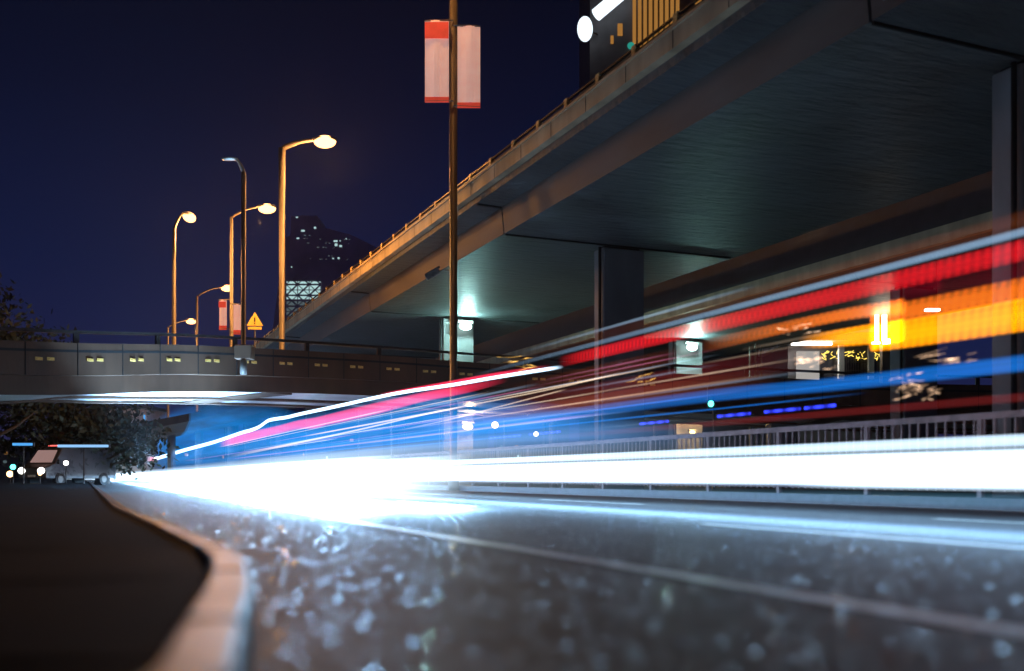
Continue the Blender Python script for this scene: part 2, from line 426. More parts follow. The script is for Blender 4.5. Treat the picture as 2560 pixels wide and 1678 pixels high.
# parapet panel seams, and amber plates standing for slots with light behind
sm = MB(); s = 1.0
while s < LT-1:
    p, d, r, _ = along(s); sm.bar(p+r*.003+Vector((0, 0, -PH)), p+r*.003+Vector((0, 0, -.01)), .03, .02); s += 1.55
weld_in(PAR, sm, M['joint'])
band = MB().sweep(path, [(.004, -.30), (.004, -.22), (-.01, -.22), (-.01, -.30)]).build('shadow_groove', M['joint'], CB)  # dark strip on the flat face, painting in a groove's shadow
k = 0; s = 15.5
rp0 = None
while s < LT-45:
    for e in (-.17, .17):
        p, d, r, sl = along(s+e)
        q = p+r*.02+Vector((0, 0, -.52))
        if rp0 is None: rp0 = MB().box((0, 0, 0), (.22, .03, .10)).build('lit_slot', M['lit_slot'], CB, bevel=.01); o = rp0
        else: o = rp0.copy(); C.objects.link(o); o.parent = CB
        o.location = q; o.rotation_euler = (0, 0, math.atan2(d.y, d.x))
    s += 1.55
piece('top_rail', [(-.08, .30), (-.08, .40), (-.17, .40), (-.17, .30)], M['rail'])
s = 1.0; rp1 = None
while s < LT-1:
    p, d, r, _ = along(s); q = p-r*.12
    if rp1 is None: rp1 = MB().box((0, 0, .15), (.16, .10, .302)).build('rail_post', M['rail'], CB); o = rp1
    else: o = rp1.copy(); C.objects.link(o); o.parent = CB
    o.location = q; o.rotation_euler = (0, 0, math.atan2(d.y, d.x)); s += 3.1
for (x, y) in ((-26, 28.5), (12.5, 46.2), (29, 44)):
    MB().box((x, y, 1.6), (1.2, 1.0, 3.2)).build('pier', M['pier'], CB, bevel=.05)

# ------------------------------------------------------------------ street lamps
lamp_power = 1500
def street_lamp(X, Y, H, arm, ang, label, lit=True, rb=.12, rt=.07, z0=0.0, rise=1.0, group='street lamps beside the bridges', power=None, head=1.0, mat_=None, style=0):
    t = empty('street_lamp', (X, Y, z0), ang, label, 'street lamp', group)
    h = H - z0
    MB().tube([(0, 0, 0), (0, 0, .5), (0, 0, .52), (0, 0, h)], [rb*1.5, rb*1.5, rb, rt], 12).build('pole', M['pole'], t, smooth=True)
    pts = [Vector((0, 0, h-.05))]
    for k in range(1, 9):
        u = k/8; pts.append(Vector((arm*u, 0, h + rise*math.sin(u*math.pi/2))))
    MB().tube(pts, [rt*.8]*4+[rt*.6]*5, 8).build('arm', M['pole'], t, smooth=True)
    MB().ellip((arm+.28*head, 0, h+rise+.02), (.42*head, .17*head, .10*head), 14, 8).build('lamp_head', M['housing'], t, smooth=True)
    if lit:
        MB().ellip((arm+.30*head, 0, h+rise-.06*head), (.36*head, .20*head, .20*head), 14, 8).build('lamp_glass', mat_ or M['sodium'], t, smooth=True)
        ld = bpy.data.lights.new('lamp_light', 'POINT'); ld.energy = power or lamp_power; ld.color = (1, .43, .11); ld.shadow_soft_size = .3
        lo = bpy.data.objects.new('lamp_light', ld); C.objects.link(lo); lo.parent = t; lo.location = (arm+.3*head, 0, h+rise-.55*head)
    return t
def at(px, Y): return (px-512)/F*Y
def zh(py, Y): return CH+(HY-py)*Y/F
def banner(X, Y, z0, z1, wl, wr, label, ang=0, parent=None):
    t = empty('banner_sign', (X, Y, z0), ang, label, 'banner')
    h = z1-z0
    for sgn, w, m in ((-1, wl, 0), (1, wr, 1)):
        b = MB(); n = 8
        for i in range(n):
            x0, x1 = .14+(w-.14)*i/n, .14+(w-.14)*(i+1)/n
            f0, f1 = .05*math.sin(i*1.1), .05*math.sin((i+1)*1.1)
            dz = (-.10 if sgn > 0 else .08)
            for (ya, yb) in ((0, .02),):
                zlo, zhi = .14, h-.0
                b.box((sgn*(x0+x1)/2, (f0+f1)/2, (zlo+zhi)/2+dz), ((x1-x0)*1.001, .03, zhi-zlo))
        c = b.build('banner_panel', M['banner'], t)
        MB().box((sgn*(w+.14)/2, .0, .05+(-.10 if sgn > 0 else .08)), (w-.14, .04, .17)).build('red_border', M['banner_red'], c)
        if sgn < 0: MB().box((sgn*(w+.14)/2, -.075, h-.10*h), (w-.15, .03, h*.2)).build('red_print', M['banner_red'], c)
        for zz in (.0, h): MB().tube([(0, 0, zz+(-.06 if sgn > 0 else .1)), (sgn*w, 0, zz+(-.10 if sgn > 0 else .08))], .025, 6).build('bracket', M['pole'], c)
    return t
DK = 5.0
street_lamp(at(174, 39), 39, zh(228, 39), .75, R(75), 'slender lit lamp with its arm foreshortened, leftmost tall lamp on the bridge', rise=.75, z0=4.6, rb=.09, rt=.06, power=1300)
street_lamp(at(231.5, 40.5), 40.5, zh(217, 40.5), 1.15, 0, 'lit lamp whose pole carries the small pink banner', rise=.4, z0=4.6, rb=.09, rt=.06, power=1300)
street_lamp(at(197, 91), 91, zh(296, 91), 2.3, 0, 'shorter lit lamp on the far ramp, between the leftmost lamp and the small banner', rise=.8, z0=zh(419, 91), rb=.13, rt=.09, head=1.5, power=1800)
street_lamp(at(168, 92), 92, zh(327, 92), 1.75, 0, 'farthest and lowest lit lamp, on the curved ramp behind the bridge', rise=.6, z0=zh(425, 92), rb=.12, rt=.08, head=1.3, power=1400)
street_lamp(at(282, 43), 43, zh(148, 43), 1.45, 0, 'tallest lit lamp right in front of the dark tower', rise=.35, z0=4.7, rb=.115, rt=.15, head=1.35, power=2600)
street_lamp(at(243.5, 35.4), 35.4, zh(172, 35.4), .30, R(180), 'unlit lamp with a short head, fixed to the front of the bridge parapet', lit=False, rise=.45, rb=.085, rt=.085, head=.7, z0=4.1)
MB().box((at(243.5, 35.4), 35.55, 4.9), (.62, .5, .5)).build('bracket_block', M['bridge'], CB, bevel=.03)
banner(at(230.0, 40.3), 40.3, zh(331, 40.3), zh(302, 40.3), .44, .42, 'small pink banner on a lamp pole above the crossing bridge')
# big banner pole
bx, by = at(453.5, 32.6), 32.6
street_lamp(bx, by, zh(-40, by), 1.6, R(235), 'tall close lamp pole by the flyover edge carrying the big banner and a camera', rise=.8, rb=.12, rt=.135, group='street lamps beside the bridges', power=450)
banner(bx, by-.20, zh(106, by), zh(26, by), .92, .88, 'large pink and red two-part banner high on the nearest lamp pole')
cc = empty('security_camera', (bx-.12, by-.2, zh(272, by)), R(180), 'small grey security camera on an arm of the big banner pole', 'camera')
MB().tube([(0, 0, 0), (.25, 0, .02), (.35, 0, -.05)], .03, 6).build('arm', M['housing'], cc)
MB().box((.55, 0, -.12), (.5, .18, .2), Matrix.Rotation(R(30), 3, 'Y')).build('camera_body', M['housing'], cc, bevel=.03)
MB().box((.56, 0, -.005), (.56, .22, .03), Matrix.Rotation(R(30), 3, 'Y')).build('sun_shield', M['pole'], cc)
# triangle warning sign on the bridge
ws = empty('warning_sign', (at(255, 44), 44, 5.3), 0, 'yellow triangular warning sign on a thin post on the bridge', 'road sign')
MB().tube([(0, 0, 0), (0, 0, zh(321, 44)-5.3)], .035, 8).build('post', M['pole'], ws)
zt = zh(326, 44)-5.3; tr = MB(); n0 = 0
tr.v = [(-.37, -.05, zt), (.37, -.05, zt), (0, -.05, zt+.62), (-.37, -.01, zt), (.37, -.01, zt), (0, -.01, zt+.62)]
tr.f = [(0, 1, 2), (3, 5, 4), (0, 3, 4, 1), (1, 4, 5, 2), (2, 5, 3, 0)]
pl = tr.build('sign_plate', M['yellow_sign'], ws, bevel=.02)
MB().box((0, -.06, zt+.27), (.06, .01, .2)).box((0, -.06, zt+.11), (.06, .01, .06)).build('symbol', M['black'], pl)
MB().box((0, -.03, zt-.10), (.6, .03, .12)).build('sub_plate', M['yellow_sign'], ws)
# plain poles under / behind the bridge
for px, Y, zz, lb in ((166, 96, 4.5, 'thin steel pole farthest left beneath the bridge, by the tree'), ):
    pass

# ------------------------------------------------------------------ teal floodlights under the flyovers, warm lamps on piers
def FW(x, y, z):                              # flyover frame -> world
    v = Matrix.Rotation(A, 4, 'Z') @ Vector((x, y, z)); return v + Vector((12.5, 0, 0))
def flood(p, label, power, col, m, cat='floodlight', group=None, rz=A, s=1.0, sz=.12):
    t = empty('floodlight', p, rz, label, cat, group)
    MB().box((0, .0, .16*s), (.55*s, .14, .08*s)).build('housing', M['housing'], t, bevel=.02)
    MB().tube([(0, .05, .12*s), (0, .40, .12*s)], .03, 6).build('bracket', M['housing'], t)
    MB().ellip((0, -.04, 0), (.22*s, .12*s, .13*s), 12, 8).build('lamp_glass', m, t, smooth=True)
    ld = bpy.data.lights.new('lamp_light', 'POINT'); ld.energy = power; ld.color = col; ld.shadow_soft_size = sz
    lo = bpy.data.objects.new('lamp_light', ld); C.objects.link(lo); lo.parent = t; lo.location = (0, -.35, .05)
    return t
tcol = (.50, 1, .93)
flood(FW(5.9, 51.7-.45, ZG-.52), 'teal white floodlight on the flyover pier behind the big banner pole', 620, tcol, M['teal'], group='teal floodlights under the flyovers', s=1.5)
flood(FW(19.1, 51.7-.55, Z2-.70), 'teal white floodlight on the rear flyover pier, further right', 480, tcol, M['teal'], group='teal floodlights under the flyovers', s=1.5)
wcol = (1, .62, .25)
flood(FW(6.0, 51.7-.5, 3.9), 'warm lamp on the flyover pier, upper of a pair above the light trails', 160, wcol, M['sodium_soft'], group='warm lamps on the piers', cat='lamp')
flood(FW(6.0, 51.7-.5, 2.95), 'warm lamp on the flyover pier, lower of a pair above the light trails', 160, wcol, M['sodium_soft'], group='warm lamps on the piers', cat='lamp', s=1.25)
flood(FW(19.1, 51.7-.6, 3.5), 'warm lamp on the rear flyover pier, upper of a pair', 100, wcol, M['sodium_soft'], group='warm lamps on the piers', cat='lamp', s=.8)
flood(FW(19.1, 51.7-.6, 2.9), 'warm lamp on the rear flyover pier, lower of a pair', 100, wcol, M['sodium_soft'], group='warm lamps on the piers', cat='lamp', s=.8)

# ------------------------------------------------------------------ fence along the far kerb, under the flyover edge
FE = empty('median_fence', (0, 0, 0), A, 'long pinkish steel railing with upright bars along the far side of the road', 'fence')
fx = 12.55*nx
MB().box((fx, 40, .08), (.5, 110, .17)).build('base_kerb', M['kerbstone'], FE)
fb_ = MB()
for z, w in ((1.30, .09), (.30, .05)): fb_.box((fx, 40, z), (w, 110, w))
fb_.build('rail', M['fence'], FE)
bars = MB(); y = -14.0
while y < 80: bars.box((fx, y, .76), (.025, .03, 1.02)); y += .17
bb = bars.build('bars', M['fence'], FE); bb['kind'] = 'stuff'
p0 = None; y = -14.0
while y < 90:
    if p0 is None: p0 = MB().box((0, 0, .60), (.07, .08, 1.22)).build('fence_post', M['fence'], FE); o = p0
    else: o = p0.copy(); C.objects.link(o); o.parent = FE
    o.location = (fx, y, .12); y += 2.2

# ------------------------------------------------------------------ light trails of passing vehicles
def trail_mat(name, col, s, edge=1.0, streak=.35, flick=0.0, ffreq=3.0, slant=0.0, sscale=7.0, hot=None):
    m, n, o = mat(name)
    uv = N(n, 'ShaderNodeUVMap'); uv.uv_map = 'UVMap'; sp_ = N(n, 'ShaderNodeSeparateXYZ'); n.links.new(uv.outputs[0], sp_.inputs[0])
    def mth(op, a, b=None, cl=False):
        x = N(n, 'ShaderNodeMath'); x.operation = op; x.use_clamp = cl
        for i, q in enumerate((a, b)):
            if q is None: continue
            if isinstance(q, (int, float)): x.inputs[i].default_value = q
            else: n.links.new(q, x.inputs[i])
        return x.outputs[0]
    v = sp_.outputs[1]; u = sp_.outputs[0]
    prof = mth('MULTIPLY', mth('MULTIPLY', v, mth('SUBTRACT', 1.0, v)), 4.0)
    prof = mth('POWER', mth('MAXIMUM', prof, 0.0), edge)
    cx = N(n, 'ShaderNodeCombineXYZ'); n.links.new(mth('MULTIPLY', u, .035), cx.inputs[0]); n.links.new(mth('MULTIPLY', v, sscale), cx.inputs[1])
    cx.inputs[2].default_value = random.random()*50
    nz = N(n, 'ShaderNodeTexNoise'); nz.inputs['Scale'].default_value = 1.6; nz.inputs['Detail'].default_value = 5; nz.inputs['Roughness'].default_value = .65; n.links.new(cx.outputs[0], nz.inputs['Vector'])
    st = N(n, 'ShaderNodeMapRange'); st.inputs['From Min'].default_value = .3; st.inputs['From Max'].default_value = .7
    st.inputs['To Min'].default_value = 1-streak; st.inputs['To Max'].default_value = 1+streak; n.links.new(nz.outputs[0], st.inputs[0])
    val = mth('MULTIPLY', prof, st.outputs[0])
    if flick:
        w = mth('SINE', mth('ADD', mth('MULTIPLY', u, ffreq*6.283), mth('MULTIPLY', v, slant)))
        w2 = mth('SINE', mth('MULTIPLY', v, 6.283*sscale*.5))
        w = mth('MULTIPLY', w, .8)
        val = mth('MULTIPLY', val, mth('ADD', 1-flick*.5, mth('MULTIPLY', w, flick*.5)))
    at_ = N(n, 'ShaderNodeAttribute'); at_.attribute_name = 'fade'; val = mth('MULTIPLY', val, at_.outputs['Fac'])
    em = N(n, 'ShaderNodeEmission'); em.inputs[0].default_value = (*col, 1); n.links.new(mth('MULTIPLY', val, s), em.inputs[1])
    if hot is not None:
        mx = N(n, 'ShaderNodeMix'); mx.data_type = 'RGBA'; mx.inputs[6].default_value = (*col, 1); mx.inputs[7].default_value = (*hot, 1)
        n.links.new(mth('POWER', mth('MINIMUM', nz.outputs[0], 1.0), 1.5), mx.inputs[0]); n.links.new(mx.outputs[2], em.inputs[0])
    tr_ = N(n, 'ShaderNodeBsdfTransparent'); ad = N(n, 'ShaderNodeAddShader')
    n.links.new(em.outputs[0], ad.inputs[0]); n.links.new(tr_.outputs[0], ad.inputs[1]); n.links.new(ad.outputs[0], o.inputs[0])
    return m
def trail(label, c, pts, m, thick=.05, fade0=0, fade1=0, group='light trails of passing vehicles', name='light_trail', world=None):
    """pts: (t, z_low, z_high) along the lane, near to far"""
    ts = [p[0] for p in pts]; P3 = catmull([(p[0], p[1], p[2]) for p in pts], max(2, int(60/len(pts))))
    path = []
    for q in P3: path.append((q.x, q.y, q.z))
    tmin, tmax = path[0][0], path[-1][0]
    seg = 8; verts = []; faces = []; uvs = []; fades = []
    for (t, zl, zh_) in path:
        zc, hz = (zl+zh_)/2, abs(zh_-zl)/2; ctr = road(c, t); e = 0
        f = 1.0
        if fade0: f *= min(1, max(0, (t-tmin)/fade0))
        if fade1: f *= min(1, max(0, (tmax-t)/fade1))
        for k in range(seg):
            a = 2*math.pi*k/seg
            off = math.cos(a)*thick
            verts.append((ctr.x+nx*off, ctr.y+ny*off, zc+math.sin(a)*hz)); uvs.append((t, (math.sin(a)+1)/2)); fades.append(f)
    m_ = len(path)
    for i in range(m_-1):
        for k in range(seg):
            a = i*seg+k; b = i*seg+(k+1) % seg; faces.append((a, b, b+seg, a+seg))
    faces.append(tuple(range(seg))[::-1]); faces.append(tuple((m_-1)*seg+k for k in range(seg)))
    me = bpy.data.meshes.new(name); me.from_pydata(verts, [], faces); me.update(); me.materials.append(m)
    ul = me.uv_layers.new(name='UVMap')
    for p in me.polygons:
        for li in p.loop_indices: ul.data[li].uv = uvs[me.loops[li].vertex_index]
    fa = me.attributes.new('fade', 'FLOAT', 'POINT')
    for i, f in enumerate(fades): fa.data[i].value = f
    o = bpy.data.objects.new(name, me); C.objects.link(o)
    return tag(o, label, 'light trail', group)
def straight(c, r0, r1, px_near, px_far, n=5):
    """constant height above the lane; r = rise per unit of lane offset"""
    t0 = -14.0 if px_near is None else t_at(c, px_near); t1 = t_at(c, px_far)
    return [(t0+(t1-t0)*(i/(n-1))**1.5, CH+r0*c, CH+r1*c) for i in range(n)]
def varying(c, pts):
    out = []
    for px, r0, r1 in pts: out.append((-14.0 if px is None else t_at(c, px), CH+r0*c, CH+r1*c))
    return out
def traced(c, pts):
    """pts: (bearing px, low row, high row) turned into height above the lane"""
    out = []
    for px, yl, yh in pts:
        t = t_at(c, px); Y = road(c, t).y; out.append((t, max(.03, CH+(HY-yl)*Y/F), CH+(HY-yh)*Y/F))
    return out
k_ = .4303
TM = {
 'roof': trail_mat('trail_roof_white', (.42, .68, 1.0), 0.5, .5, .1),
 'roof2': trail_mat('trail_roof_bright', (.55, .80, 1.0), 2.2, .5, .1),
 'red': trail_mat('trail_red', (1.0, .012, .022), 0.5, .35, .4, .75, 8.0, 1.2, 12),
 'red_dim': trail_mat('trail_red_dim', (.8, .01, .05), .09, .35, .4, .9, 9.0, 1.5, 9),
 'pinkred': trail_mat('trail_pink_red', (1.0, .03, .10), .55, .4, .25),
 'brown': trail_mat('trail_brown', (.55, .13, .03), 0.07, .6, .5),
 'orange': trail_mat('trail_orange', (1.0, .19, .01), 0.75, .35, .35, .75, 8.5, 2.5, 10),
 'orange_dim': trail_mat('trail_orange_dim', (.85, .15, .02), 0.1, .4, .4, .9, 5.5, 2.5, 8),
 'amber': trail_mat('trail_amber', (1.0, .31, .0), 1.15, .25, .25, .5, 8.5, 2.0, 9),
 'maroon': trail_mat('trail_maroon', (.65, .05, .05), 0.07, .5, .5),
 'salmon': trail_mat('trail_salmon', (.95, .22, .12), 0.13, .5, .35),
 'pink': trail_mat('trail_pink', (.9, .25, .5), 0.2, .7, .4),
 'pale': trail_mat('trail_pale', (1.0, .72, .5), .45, .5, .2),
 'paleblue': trail_mat('trail_pale_blue', (.45, .65, .9), .16, .5, .2),
 'blue': trail_mat('trail_blue', (.01, .24, .95), 0.34, .5, .45, sscale=5),
 'blue_glow': trail_mat('trail_blue_and_bloom', (.06, .34, .95), 0.2, .9, .4, sscale=5),  # blue band trail, also the bloom ribbon by the headlights
 'blue_bloom': trail_mat('bloom_blue_deep', (.0, .19, .60), 0.42, 1.1, .4, sscale=4),  # glowing ribbon in place of blue bloom in the air
 'dash': trail_mat('trail_blue_dash', (.03, .05, 1.0), 1.4, .5, .3, .9, 3.0),
 'head': trail_mat('trail_headlight', (.62, .82, 1.0), 0.7, .35, .35, sscale=4),
 'head_bloom': trail_mat('headlight_bloom_soft', (.60, .80, 1.0), 0.2, .6, .5, sscale=4),  # soft ribbon in place of white bloom around the headlights
 'teal': trail_mat('trail_teal_dim', (.10, .35, .55), .14, .6, .4),
}
# near bus, roof line and the LED bands under it
trail('blue white roof line trail, highest bright streak at right', 9.4, straight(9.4, .2565, .2655, None, 470), TM['roof'], .05, 0, 30)
trail('broad red ribbed band directly under the highest white streak', 9.5, straight(9.5, .230, .2535, None, 559), TM['red'], .03, 0, 1.2)
trail('dim dark red ribbed veil under the red band near the right edge', 9.55, varying(9.55, [(None, .205, .232), (1024, .207, .232), (940, .218, .232), (860, .226, .232)]), TM['red_dim'], .03, 0, 3)
trail('faint brown band just above the highest white streak', 9.6, straight(9.6, .262, .285, None, 480), TM['brown'], .03, 0, 20)
trail('orange ribbed band, upper of the orange bands', 9.3, varying(9.3, [(None, .180, .212), (1024, .187, .213), (900, .199, .219), (827, .206, .222), (700, .200, .222)]), TM['orange'], .03, 0, 3)
trail('dim reddish orange band continuing the upper orange band to the left', 9.3, straight(9.3, .190, .219, 705, 500), TM['orange_dim'], .03, 3, 8)
trail('bright amber ribbed band beneath the orange band at right', 9.2, varying(9.2, [(None, .145, .191), (1024, .155, .191), (900, .166, .194), (827, .174, .196), (800, .180, .196)]), TM['amber'], .03, 0, .8)
trail('wide maroon veil below the orange band in the middle', 9.5, straight(9.5, .145, .185, 830, 470), TM['maroon'], .03, 5, 10)
trail('salmon band under the maroon veil', 9.4, straight(9.4, .128, .162, 780, 400), TM['salmon'], .03, 6, 20)
trail('thin pale streak along the salmon band', 9.3, straight(9.3, .148, .151, 780, 380), TM['pale'], .02, 6, 20)
trail('thin pale yellow streak crossing the middle pole', 9.1, traced(9.1, [(623, 373, 371.8), (540, 392, 390.8), (430, 414, 412.6), (330, 437, 435), (230, 458, 455)]), TM['pale'], .02, 1, 20)
trail('thin pale streak branching below the pale yellow streak', 9.0, traced(9.0, [(567, 389.6, 388.6), (500, 407, 406), (450, 420, 418.8), (400, 431, 429.5)]), TM['pale'], .02, .5, 6)
trail('strong blue band above the white headlight band', 9.2, varying(9.2, [(None, .108, .131), (1024, .112, .131), (700, .119, .140), (470, .116, .142)]), TM['blue'], .03, 0, 16)
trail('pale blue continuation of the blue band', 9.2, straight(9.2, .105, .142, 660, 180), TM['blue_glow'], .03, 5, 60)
trail('thin dark red streak between the blue band and the railing', 10.5, straight(10.5, .080, .090, None, 520), TM['maroon'], .03, 0, 10)
# second bus: bumpy white line and pink band
B2 = [(1305, 853), (1209, 868), (1130, 881), (1050, 895), (913, 916), (776, 946), (700, 962), (667, 970), (640, 974), (623, 978), (610, 987), (599, 994), (580, 1001), (558, 1007), (500, 1027), (430, 1046), (370, 1064), (310, 1078), (265, 1087)]
trail('brightest wavy white streak with an abrupt end in the middle', 9.5, traced(9.5, [(x*k_, y*k_+1.6, y*k_-1.9) for x, y in B2]), TM['roof2'], .05, .3, 0)
trail('bright pink band under the wavy white streak', 9.6, traced(9.6, [(x*k_, y1*k_, y0*k_) for x, y0, y1 in ((1180, 878, 888), (1080, 894, 915), (980, 912, 935), (880, 934, 962), (800, 953, 980), (760, 963, 988), (730, 970, 996), (690, 977, 998), (640, 990, 1010), (560, 1008, 1030), (510, 1022, 1040))]), TM['pinkred'], .03, 4, 6)
trail('short red streak above the wavy white streak near the pole', 9.7, traced(9.7, [(x*k_, y1*k_, y0*k_) for x, y0, y1 in ((1280, 846, 856), (1150, 866, 878), (1000, 893, 905), (880, 914, 924))]), TM['pinkred'], .03, 3, 3)
trail('faint red streak low at far left, by the distant van', 8.8, traced(8.8, [(x*k_, y1*k_, y0*k_) for x, y0, y1 in ((370, 1060, 1072), (300, 1066, 1076), (250, 1070, 1079), (195, 1072, 1081))]), TM['pinkred'], .05, 6, 6)
for i, (c, r, a, b, m, lb) in enumerate((
   (9.0, .205, 540, 330, 'paleblue', 'thin pale blue streak under the pink band'),
   (8.8, .185, 470, 300, 'pale', 'short pinkish dash under the pale blue streak'),
   (8.6, .165, 400, 240, 'paleblue', 'faint blue grey streak above the blue haze of light'),
   (8.6, .122, 610, 230, 'pink', 'soft pink streak over the pale blue continuation'),
   (10.0, .285, 760, 520, 'paleblue', 'very faint blue line above all the bands in the middle'),
   (9.8, .33, 830, 790, 'pale', 'short golden dash on the dark soffit at right'),
   (9.9, .337, 835, 795, 'pale', 'upper short golden dash on the dark soffit at right'),
   (9.9, .300, 700, 655, 'brown', 'dim brown dash beside the right edge of the middle pier'))):
    trail(lb, c, straight(c, r-.003, r+.003, a, b), TM[m], .02, 2, 5)
for a, b in ((835, 805), (800, 765), (750, 718), (668, 640), (560, 530), (520, 490)):
    trail('row of deep blue dots of light low under the blue band', 11.5, straight(11.5, .093, .098, a, b), TM['dash'], .02, 0, 0, group='blue dotted dashes under the blue band')
# broad blue ribbons imitating the bloom around the headlights
trail('broad deep blue ribbon imitating headlight bloom at left under the crossing bridge', 9.9, traced(9.9, [(x, yl, yh) for x, yl, yh in ((680, 440, 420), (520, 446, 398), (420, 452, 388), (330, 458, 408), (300, 459, 411), (280, 460, 406), (255, 462, 402), (200, 466, 402), (160, 470, 415), (130, 474, 445))]), TM['blue_bloom'], .1, 10, 20)
trail('broad bright blue ribbon imitating bloom around the white headlight band', 8.9, traced(8.9, [(x, yl, yh) for x, yl, yh in ((720, 448, 428), (560, 455, 415), (450, 460, 408), (350, 465, 410), (260, 470, 425), (200, 474, 440), (150, 476, 455))]), TM['blue_glow'], .1, 6, 20)
# headlight trails, with soft ribbons and low streaks added for their bloom
HL = [
 (10.4, .86, .07, None, 60, 'head', 'top white headlight streak at right'),
 (10.0, .68, .06, None, 60, 'head', 'second white headlight streak from the top'),
 (9.6, .50, .16, None, 58, 'head', 'wide white headlight streak in the bus lane'),
 (8.2, .56, .15, None, 56, 'head', 'white headlight streak in the middle lane, left lamp'),
 (7.2, .50, .12, None, 60, 'head', 'white headlight streak in the middle lane, right lamp'),
 (6.2, .72, .10, 470, 60, 'head', 'white headlight streak of a car that stops short of the big pole'),
 (5.0, .66, .16, 400, 60, 'head', 'white headlight streak in the near lane'),
 (4.0, .60, .14, 360, 58, 'head', 'white headlight streak nearest the kerb'),
 (4.6, .62, .36, 700, 58, 'head_bloom', 'soft pale ribbon imitating headlight bloom over the near lane'),
 (5.6, .66, .38, 760, 60, 'head_bloom', 'soft pale ribbon imitating headlight bloom over the second lane'),
 (3.4, .34, .22, 420, 58, 'head', 'low white streak added to fill the bloom closest to the kerb at left'),
 (4.4, .40, .26, 470, 58, 'head', 'low white streak added to fill the bloom under the near lane trails'),
 (3.6, .52, .28, 520, 60, 'head_bloom', 'soft pale ribbon imitating headlight bloom just off the kerb'),
 (6.6, .385, .030, None, 790, 'head', 'lowest separate white streak at right'),
]
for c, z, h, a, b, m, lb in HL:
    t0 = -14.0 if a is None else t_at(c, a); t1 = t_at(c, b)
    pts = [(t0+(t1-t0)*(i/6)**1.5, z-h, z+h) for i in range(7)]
    trail(lb, c, pts, TM[m], .07, ((12 if m == 'head_bloom' else 3) if a and a != 790 else 0), 3 if b < 100 else 1, group='white headlight trails')
# headlamp light down on the road; upward fill added beneath the crossing bridge
def beam(c, ta, tb, z, w, power, up=False, col=(.30, .62, 1.0)):
    ld = bpy.data.lights.new('headlamp_and_fill_beam', 'AREA'); ld.shape = 'RECTANGLE'; ld.size = w; ld.color = col; ld.energy = power
    if up: ld.spread = R(84)
    a, b = road(c, ta, z), road(c, tb, z); ld.size_y = (b-a).length
    lo = bpy.data.objects.new('headlamp_and_fill_beam', ld); C.objects.link(lo); lo.location = (a+b)/2
    d = (b-a).normalized(); lo.rotation_euler = (R(180) if up else 0, 0, math.atan2(-d.x, d.y) * (1 if not up else 1))
    return lo
beam(3.6, 12.5, 75, .56, .6, 19000)
beam(5.2, 13, 75, .60, .6, 14000)
beam(4.6, 75, 130, .60, .4, 6000)
beam(7.4, 2, 60, .50, .4, 2600)
beam(9.6, 0, 60, .66, .4, 900)
beam(4.6, 33, 48, .78, .25, 2000, up=True)  # upward fill, added to brighten the bridge underside
beam(2.0, 30, 46, .78, .25, 2600, up=True)  # second added fill, further left under the bridge
trail('dim teal band between the white band and the road', 10.6, straight(10.6, -.034, -.018, None, 500), TM['teal'], .03, 0, 20)

rnd = random.Random(44)
fine = [('pale', 'hair thin pale streak among the coloured bands'), ('paleblue', 'hair thin blue grey streak among the coloured bands'), ('pink', 'hair thin pink streak among the coloured bands'), ('blue', 'hair thin bright blue streak beside the blue band')]
for i in range(30):
    key, lb = fine[i % 4]; c = rnd.uniform(8.4, 10.4)
    r = rnd.uniform(.135, .225) if key in ('pale', 'pink') else rnd.uniform(.09, .20)
    if key == 'blue': r = rnd.uniform(.095, .145)
    a = rnd.uniform(330, 900); b = a-rnd.uniform(60, 260)*(.5+a/900); w = rnd.uniform(.0008, .0022)
    trail(lb, c, straight(c, r-w, r+w, a, max(170, b)), TM[key], .012, 2, 5, group='hair thin streaks between the light bands')
# golden scribbles: reflections on a swaying vehicle
def scribble(label, c, px, py, w, h, seed, m, n=3):
    rnd = random.Random(seed); b = MB(); t = t_at(c, px); P = road(c, t); Y = P.y; k = Y/F
    for j in range(n):
        pts = []; x0 = rnd.uniform(-w/2, w/4); y0 = rnd.uniform(-h/2, h/2); ang = .10+rnd.uniform(-.08, .22)
        L = rnd.uniform(.3, 1)*w*.6
        for i in range(10):
            u = i/9; x = x0+L*u; yv = y0+ang*L*u+math.sin(u*5+j*2)*h*.05*rnd.uniform(.4, 1.4)
            pts.append(P+Vector((x*k*nx, x*k*ny, (HY-py+yv)*k + CH - 0)))
        r = k*rnd.uniform(.25, .65); b.tube(pts, [r*.2]+[r*rnd.uniform(.5, 1.2) for _ in range(8)]+[r*.2], 6)
    o = b.build('light_scribble', m, smooth=True); return tag(o, label, 'light trail', 'squiggles of reflected light')
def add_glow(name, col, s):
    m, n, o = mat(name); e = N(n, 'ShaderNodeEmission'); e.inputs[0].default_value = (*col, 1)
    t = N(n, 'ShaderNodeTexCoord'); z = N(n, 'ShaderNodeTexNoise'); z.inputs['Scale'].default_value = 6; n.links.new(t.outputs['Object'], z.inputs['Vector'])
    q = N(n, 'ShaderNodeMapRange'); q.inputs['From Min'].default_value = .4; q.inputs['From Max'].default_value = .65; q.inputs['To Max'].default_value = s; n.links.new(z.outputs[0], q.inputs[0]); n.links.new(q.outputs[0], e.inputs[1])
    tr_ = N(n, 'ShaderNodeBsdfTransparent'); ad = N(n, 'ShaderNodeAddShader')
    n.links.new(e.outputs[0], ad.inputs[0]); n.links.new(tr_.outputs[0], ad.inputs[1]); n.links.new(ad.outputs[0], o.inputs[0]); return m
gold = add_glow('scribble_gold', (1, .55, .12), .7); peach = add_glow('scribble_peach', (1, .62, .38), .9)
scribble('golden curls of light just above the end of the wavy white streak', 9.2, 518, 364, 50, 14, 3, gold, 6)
scribble('golden curls of light at the left end of the amber band', 9.0, 792, 331, 46, 12, 5, peach, 9)
